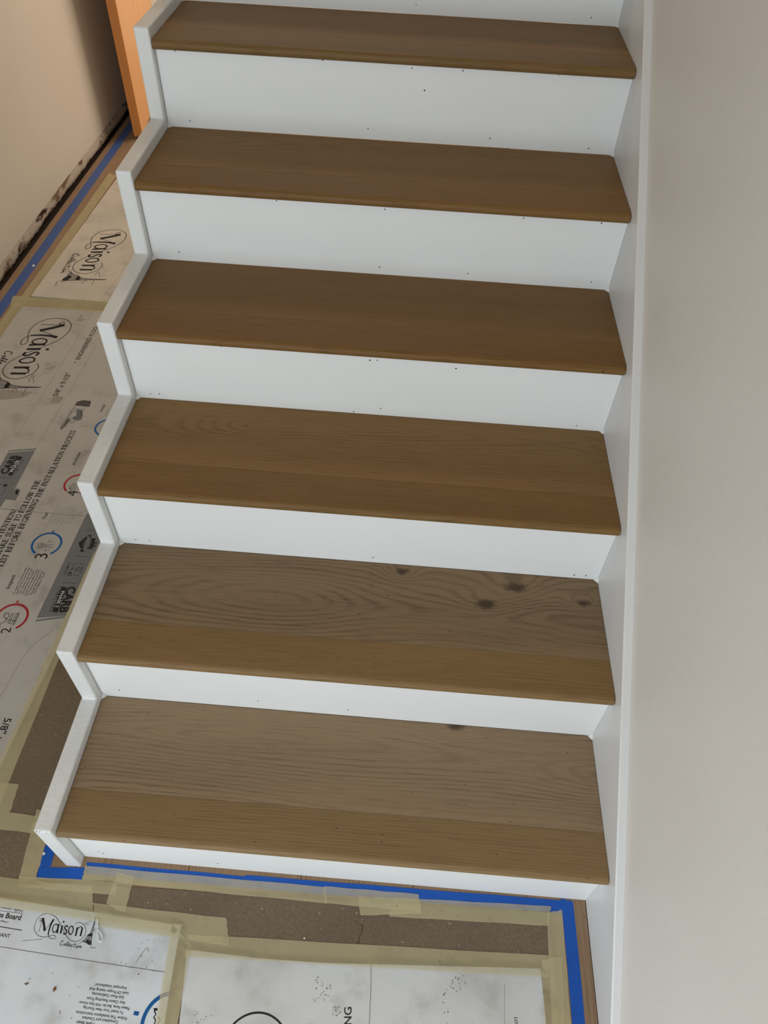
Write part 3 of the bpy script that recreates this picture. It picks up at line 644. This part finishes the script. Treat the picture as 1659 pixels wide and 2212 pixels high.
def scribble(zf, a0, b0, a1, b1, n):     # lines of print too small to read
    r2 = random.Random(int(a0[0])); ik = Ink()
    for q_ in range(n):
        t = q_ / (n - 1); a = Vector(a0).lerp(Vector(a1), t); b = Vector(b0).lerp(Vector(b1), t); s0, s1 = r2.uniform(0, .12), r2.uniform(.86, 1)
        A, B = P(zf(*a.lerp(b, s0)), zf(*a.lerp(b, s1))); u = B - A; L = u.length; u.normalize(); v_ = Vector((-u.y, u.x)); x = 0
        while x < L:
            wl_ = r2.uniform(.006, .013); m_ = max(3, int(wl_ / .0011)); ik.line([A + u * (x + wl_ * j / m_) + v_ * r2.choice((-.0011, .0009, .0011)) for j in range(m_)], .0006, False); x += wl_ + .0022
    ik.build('printed_lettering', ZI, M['inkm'], boxC)
scribble(z5, (660, 630), (810, 335), (985, 605), (1085, 330), 9); scribble(c3, (672, 690), (760, 545), (712, 715), (808, 525), 4); scribble(c3, (935, 240), (975, 175), (945, 245), (985, 180), 2)
# grey bands with marks
ZB = ZI + 0.00015
def mark(parent, name, mat, z, zf, *polys):
    ik = Ink()
    for p_ in polys: ik.poly(P(*[zf(*q_) for q_ in p_]))
    return ik.build(name, z, M[mat], parent)
mark(boxC, 'printed_band', 'inkg', ZI, z5, [(1215, 460), (515, 1918), (925, 1888), (1390, 880), (1500, 640), (1470, 300)])
mark(boxC, 'printed_band', 'inkg', ZI, z5, [(512, 1942), (497, 1970), (905, 1918), (915, 1892)])
sep = Ink()
for a, b in (((880, 1420), (1068, 1437)), ((1052, 1045), (1230, 1062)), ((1220, 688), (1330, 695))): sep.line(P(z5(*a), z5(*b)), 0.0012, False)
sep.line(P(z5(1188, 1160), z5(1045, 1146), z5(988, 1262)), 0.0012, False); sep.line(P(z5(1040, 1285), z5(1028, 1315), z5(1115, 1325)), 0.0012, False)
sep.disc(P(z5(980, 1300))[0], 0.0062); sep.poly(P(*[z5(*q_) for q_ in ((868, 1478), (940, 1490), (808, 1842), (732, 1830))]))
sep.poly(P(*[z5(*q_) for q_ in ((1103, 868), (1180, 800), (1225, 770), (1215, 900), (1170, 960), (1125, 930))])); sep.poly(P(*[z5(*q_) for q_ in ((1285, 800), (1345, 800), (1290, 955), (1225, 945))]))
sep.poly(P(*[z5(*q_) for q_ in ((1230, 755), (1290, 755), (1275, 790), (1235, 790))])); sep.poly(P(*[z5(*q_) for q_ in ((1135, 955), (1185, 955), (1175, 990), (1120, 985))])); sep.build('printed_marks', ZB, M['ink'], boxC)['kind'] = 'stuff'
mark(boxC, 'printed_ribbon', 'inkg', ZB + .0001, z5, [(1232, 770), (1262, 772), (1195, 965), (1160, 962)])
text(boxC, 'WARRANTY', z5(1205, 815), z5(1150, 925), 'inkg', ZB + .0001); text(boxC, 'YEARS', z5(1285, 830), z5(1240, 935), 'inkg', ZB + .0001); text(boxC, '50', z5(1330, 850), z5(1300, 925), 'ink', ZB + .0002, bold=.02)
text(boxC, 'CARB', z5(1016, 1478), z5(890, 1845), z=ZB, bold=0.04, hscale=1.0); text(boxC, 'PHASE 2', z5(886, 1540), z5(797, 1770), 'inkw', ZB + .0001, bold=.01, hscale=.85); text(boxC, 'COMPLIANT', z5(858, 1475), z5(702, 1828), 'ink', ZB, spacing=1.7)
text(boxC, 'COMPLIANT', z5(985, 1138), z5(902, 1318), 'ink', ZB); text(boxC, 'TSCA', z5(1160, 1190), z5(1118, 1278), 'ink', ZB); text(boxC, 'Title', z5(1105, 1195), z5(1068, 1265), 'ink', ZB); text(boxC, 'VI', z5(1035, 1210), z5(1018, 1238), 'ink', ZB)
k_ = Ink(); k_.line(P(z5(962, 1300), z5(975, 1312), z5(1000, 1292)), .0012, False); k_.build('printed_tick', ZB + .0001, M['inkw'], boxC)
mark(boxC, 'printed_band', 'inkg', ZI, c3, [(70, 572), (315, 552), (130, 900), (180, 905), (140, 1000), (50, 990), (0, 1070), (-60, 1100), (-60, 800)])
mark(boxC, 'printed_band', 'inkg', ZI, c3, [(72, 553), (78, 562), (322, 545), (328, 532)])
text(boxC, 'CARB', c3(28, 762), c3(138, 596), z=ZB, bold=.04); mark(boxC, 'printed_marks', 'ink', ZB, c3, [(72, 775), (108, 778), (202, 608), (166, 606)]); mark(boxC, 'printed_marks', 'ink', ZB, c3, [(140, 905), (172, 905), (160, 945), (138, 948)])
text(boxC, 'PHASE', c3(103, 745), c3(165, 640), 'inkw', ZB + .0001, hscale=.8); text(boxC, 'COMPLIANT', c3(120, 778), c3(222, 612), 'inkm', ZB, spacing=1.5)
k_ = Ink(); k_.line(P(c3(-10, 795), c3(112, 800)), .0012, False); k_.disc(P(c3(48, 865))[0], .006); k_.line(P(c3(0, 945), c3(28, 940), c3(52, 885)), .0012, False); k_.line(P(c3(-5, 850), c3(24, 856)), .0012, False); k_.build('printed_marks', ZB, M['ink'], boxC)['kind'] = 'stuff'
# pointing hand
mark(boxC, 'printed_hand', 'inkm', ZI, c3, [(692, 115), (742, 102), (812, 108), (816, 122), (800, 162), (668, 148)])
hand = [(660, 172), (632, 208), (605, 255), (560, 320), (540, 352), (552, 362), (590, 325), (622, 285), (632, 302), (662, 298), (672, 276), (702, 284), (728, 268), (736, 230), (738, 192)]
hk = Ink(); hk.line(P(*[c3(*q_) for q_ in hand]), .0015, True, 4); hk.line(P(*[c3(*q_) for q_ in ((668, 150), (660, 172), (752, 186), (766, 166))]), .0012, False)
for l in ([(700, 190), (722, 215), (715, 260)], [(685, 190), (705, 222), (700, 270)], [(668, 195), (690, 230), (672, 272)], [(640, 262), (662, 250), (680, 262)], [(632, 285), (655, 270), (668, 280)], [(615, 262), (575, 325)], [(608, 268), (565, 330)], [(628, 262), (596, 312)], [(560, 330), (548, 352)], [(650, 200), (625, 245)], [(726, 200), (730, 250)]):
    hk.line(P(*[c3(*q_) for q_ in l]), .0010, True, 4)
hk.build('printed_hand', ZI + .0001, M['ink'], boxC)
mark(boxC, 'printed_hand', 'inkg', ZI - .00005, c3, [(690, 182), (738, 192), (728, 268), (702, 282), (672, 274), (640, 268), (690, 230)], [(618, 260), (632, 268), (590, 325), (552, 360), (545, 350)])
c4 = Zm(4.1475, 0, 1240); text(boxC, '5/8" x', c4(76, 1292), c4(-14, 1508))
# score lines and grime on the cartons
def crease(parent, pts, w=0.0008, mat='crease'):
    k2 = Ink(); k2.line(P(*pts), w, True, 6); k2.build('crease', ZC + .00012, M[mat], parent)
c2 = Zm(4.1475, 0, 440)
crease(boxC, [c2(830, 970), c2(640, 1290), c2(300, 1840), c2(100, 2157)]); crease(boxC, [c2(860, 1270), c2(640, 1650), c2(430, 2010), c3(320, 520)]); crease(boxD, [c2(1180, 440), c2(1090, 620), c2(890, 870)])
crease(boxC, [c3(0, 1075), c3(400, 1110), c3(760, 1140)], .0009); crease(boxC, [c4(480, 500), c4(250, 690), c4(60, 1000), c4(0, 1090)], .0009); crease(boxC, [z5(20, 378), z5(200, 400), z5(420, 430)], .0016, 'stain')
c5 = Zm(2.963, 0, 1700)
crease(boxA, [c5(0, 1022), c5(300, 1070), c5(620, 1120), c5(1060, 1185)], .0012); crease(boxA, [c5(140, 985), c5(220, 978), c5(270, 975)], .0008); crease(boxA, [c5(870, 1125), c5(910, 1065), c5(940, 1030), c5(950, 1055)], .0009, 'stain_d')
crease(boxB, [z6(912, 880), z6(900, 1050), z6(890, 1221)], .0012, 'inkw'); crease(boxB, [z6(1190, 830), z6(1188, 1000), z6(1178, 1221)], .0011); crease(boxB, [z7(740, 960), z7(740, 1221)], .0008, 'stain')
def smudge(parent, px, r, n, mat='stain_d', seed=1, stretch=(1, 1)):
    r2 = random.Random(seed); k2 = Ink(); c_ = P(px)[0]
    for q_ in range(n):
        a, rr = r2.uniform(0, 6.28), r * math.sqrt(r2.random()); s_ = r2.uniform(.0005, .0019); m_ = (c_.x + rr * math.cos(a) * stretch[0], c_.y + rr * math.sin(a) * stretch[1])
        k2.poly([(m_[0] + s_ * r2.uniform(.4, 1.2) * math.cos(t * 1.047), m_[1] + s_ * r2.uniform(.4, 1.2) * math.sin(t * 1.047)) for t in range(6)])
    return k2.build('grime', ZC + .00012, M[mat], parent)
smudge(boxB, z7(450, 955), .016, 34, 'stain', 2); smudge(boxB, z7(385, 1080), .030, 16, 'stain_d', 3, (.6, 1.2)); smudge(boxB, z6(860, 1000), .022, 40, 'stain', 4); smudge(boxB, z6(965, 1138), .009, 40, 'stain', 5)
smudge(boxB, z6(105, 1185), .018, 14, 'stain', 6); smudge(boxA, c5(900, 1090), .04, 22, 'stain', 7); smudge(boxA, c5(400, 1250), .08, 14, 'stain', 8)
for sh, pts, mt in ((boxC, [z4(0, 1365), z4(220, 1375), z4(540, 1405), z4(500, 1440), z4(370, 1500), z4(200, 1520), z4(0, 1535)], 'stain'), (boxC, [z4(870, 1470), z4(1010, 1478), z4(1040, 1500), z4(960, 1600), z4(815, 1590)], 'stain'), (boxC, [z4(700, 1045), z4(800, 1005), z4(930, 975), z4(880, 1025), z4(800, 1045)], 'stain'),
                    (boxC, [c3(150, 880), c3(185, 905), c3(175, 950), c3(140, 1000), c3(110, 960)], 'stain'), (boxA, [c5(155, 1255), c5(190, 1248), c5(180, 1262), c5(165, 1270)], 'stain_d'), (boxA, [c5(378, 1440), c5(388, 1425), c5(390, 1445), c5(382, 1460)], 'stain'), (boxC, [z4(1250, 250), z4(1330, 140), z4(1350, 150), z4(1310, 230), z4(1440, 200), z4(1300, 260)], 'stain')):
    k2 = Ink(); k2.poly(P(*pts)); k2.build('grime', ZC + .00010, M[mt], sh)

# ------------------------------------------------------------------ masking tape
MG = None
def mt(label, a, b, c, d, layer=2, **kw): return tape('masking_tape', fl(a, b, c, d, z=0.003), 'tape', label, layer, **kw)
mt('masking tape across the hall joining two printed cardboard sheets', (27, 638), (236, 652), (220, 676), (22, 658), 3)
mt('masking tape along the left edge of the cardboard at the dark hall end', (236, 372), (44, 642), (68, 640), (252, 378), 2)
mt('masking tape along the wall-side edge of the numbered cardboard', (29, 654), (-130, 870), (-105, 885), (52, 658), 2)
mt('masking tape along the stringer-side edge of the numbered cardboard', (203, 1195), (-60, 1778), (-32, 1815), (221, 1190), 2, nu=80)
mt('short masking tape patch on the brown paper beside the stringer', (-40, 1688), (41, 1693), (20, 1756), (-44, 1748), 3, nu=20)
mt('masking tape crossing the brown paper left of the stringer foot', (-60, 1744), (92, 1764), (84, 1801), (-66, 1784), 4, nu=30)
mt('masking tape on the brown paper edge beside the blue tape at the stringer', (79, 1747), (40, 1897), (78, 1899), (112, 1762), 2, nu=34)
mt('wide masking tape over the corner where hall and front papers meet', (-60, 1887), (199, 1916), (200, 1968), (-60, 1938), 3, nu=40)
mt('masking tape overlapping the blue tape corner at the stringer foot', (42, 1893), (255, 1903), (250, 1934), (42, 1916), 4, nu=34)
mt('long masking tape below the blue tape at the stringer end', (184, 1870), (704, 1915.5), (706, 1951.5), (177, 1900), 4, nu=60)
mt('short masking tape laid end-on at the brown band left end', (253, 1885), (229, 1952), (270, 1971), (290, 1893), 5, nu=20)
mt('masking tape along the top edge of the cardboard carrying the cord', (-60, 1924), (396, 1997), (379, 2017), (-60, 1950), 5, nu=60)
mt('grey-looking masking tape on the brown band above the logo cardboard', (200, 1950), (489, 1983), (496, 2044), (215, 2002), 3, nu=40)
mt('long masking tape along the top edge of the ring-printed cardboard', (405, 2018), (1186, 2064), (1184, 2112), (400, 2067), 4, nu=80)
mt('masking tape over the seam between the two front cardboard sheets', (372, 1998), (328, 2262), (374, 2262), (414, 2040), 5, nu=40)
mt('short masking tape continuing below the blue tape mid-step', (699, 1914), (905, 1931), (907, 1970), (702, 1951), 5, nu=30)
mt('doubled masking tape patch on the brown band edge', (773, 1935), (906, 1942), (911, 1974), (778, 1978), 6, nu=20)
mt('masking tape over blue tape near the skirt end of the step', (850, 1938), (1191, 1957), (1184, 2000), (840, 1980), 4, nu=40)
mt('masking tape beside the blue tape strip along the skirt', (1181, 1972), (1194, 2262), (1238, 2262), (1214, 1965), 6, nu=50)
mt('masking tape along the skirt-side edge of the ring-printed cardboard', (1169, 2073), (1178, 2262), (1222, 2262), (1213, 2066), 7, nu=40)

# ------------------------------------------------------------------ small litter
def tube(name, pts, r, mat, label, cat, n=6):
    p = []
    P3 = [Vector(q_) for q_ in pts]
    for i in range(len(P3) - 1):
        p0, p1, p2, p3 = P3[max(i - 1, 0)], P3[i], P3[i + 1], P3[min(i + 2, len(P3) - 1)]
        for q_ in range(6):
            t = q_ / 6; p.append(0.5 * ((2 * p1) + (p2 - p0) * t + (2 * p0 - 5 * p1 + 4 * p2 - p3) * t * t + (3 * p1 - p0 - 3 * p2 + p3) * t ** 3))
    p.append(P3[-1]); vs, fs = [], []
    for i, c_ in enumerate(p):
        d = (p[min(i + 1, len(p) - 1)] - p[max(i - 1, 0)]).normalized(); s_ = d.cross(Vector((0, 0, 1))).normalized(); up = s_.cross(d)
        for q_ in range(n): vs.append(c_ + (s_ * math.cos(2 * math.pi * q_ / n) + up * math.sin(2 * math.pi * q_ / n)) * r)
    for i in range(len(p) - 1):
        for q_ in range(n): fs.append((i * n + q_, i * n + (q_ + 1) % n, (i + 1) * n + (q_ + 1) % n, (i + 1) * n + q_))
    fs += [tuple(range(n))[::-1], tuple(range(len(p) * n - n, len(p) * n))]
    return tag(obj(name, vs, fs, mat, smooth=True), label, cat)
def up3(zf, z, pts): return [(*onz(*zf(*q_), z), z) for q_ in pts]
tube('cord_loop', up3(zA, ZC + .0022, [(1255, 505), (1247, 560), (1250, 630), (1280, 672), (1312, 735), (1305, 780), (1280, 793), (1258, 770), (1248, 700), (1246, 640), (1258, 600)]), .0012, M['string'], 'thin white cord twisted into a small loop on the printed cardboard', 'cord')
tube('loose_fibre', up3(z6, ZP + .0013, [(1118, 590), (1132, 592), (1132, 630), (1112, 662), (1116, 690), (1102, 700), (1110, 714)]), .0004, M['hair'], 'dark curly fibre lying on the brown paper band', 'fibre', 5)
def crumb(name, px, z, r, mat, label, cat):
    x, y = onz(*px, z); return tag(blob(name, (x, y, z + r * .3), r, mat, None, .5), label, cat)
crumb('leaf_crumb', zA(698, 1405), ZC + .0002, .0035, M['chip_b'], 'brown leaf crumb on the cardboard below the logo', 'debris')
crumb('paint_flake', (73, 575), .0006, .006, M['string'], 'white paint flake lying on the blue tape along the wall', 'debris')
crumb('paint_flake', (95, 1844), .0006, .0028, M['string'], 'white paint flake on the blue tape by the stringer foot', 'debris')
crumb('plaster_crumb', z6(762, 672), ZP + .0008, .002, M['string'], 'tiny white plaster crumb on the brown paper band', 'debris')
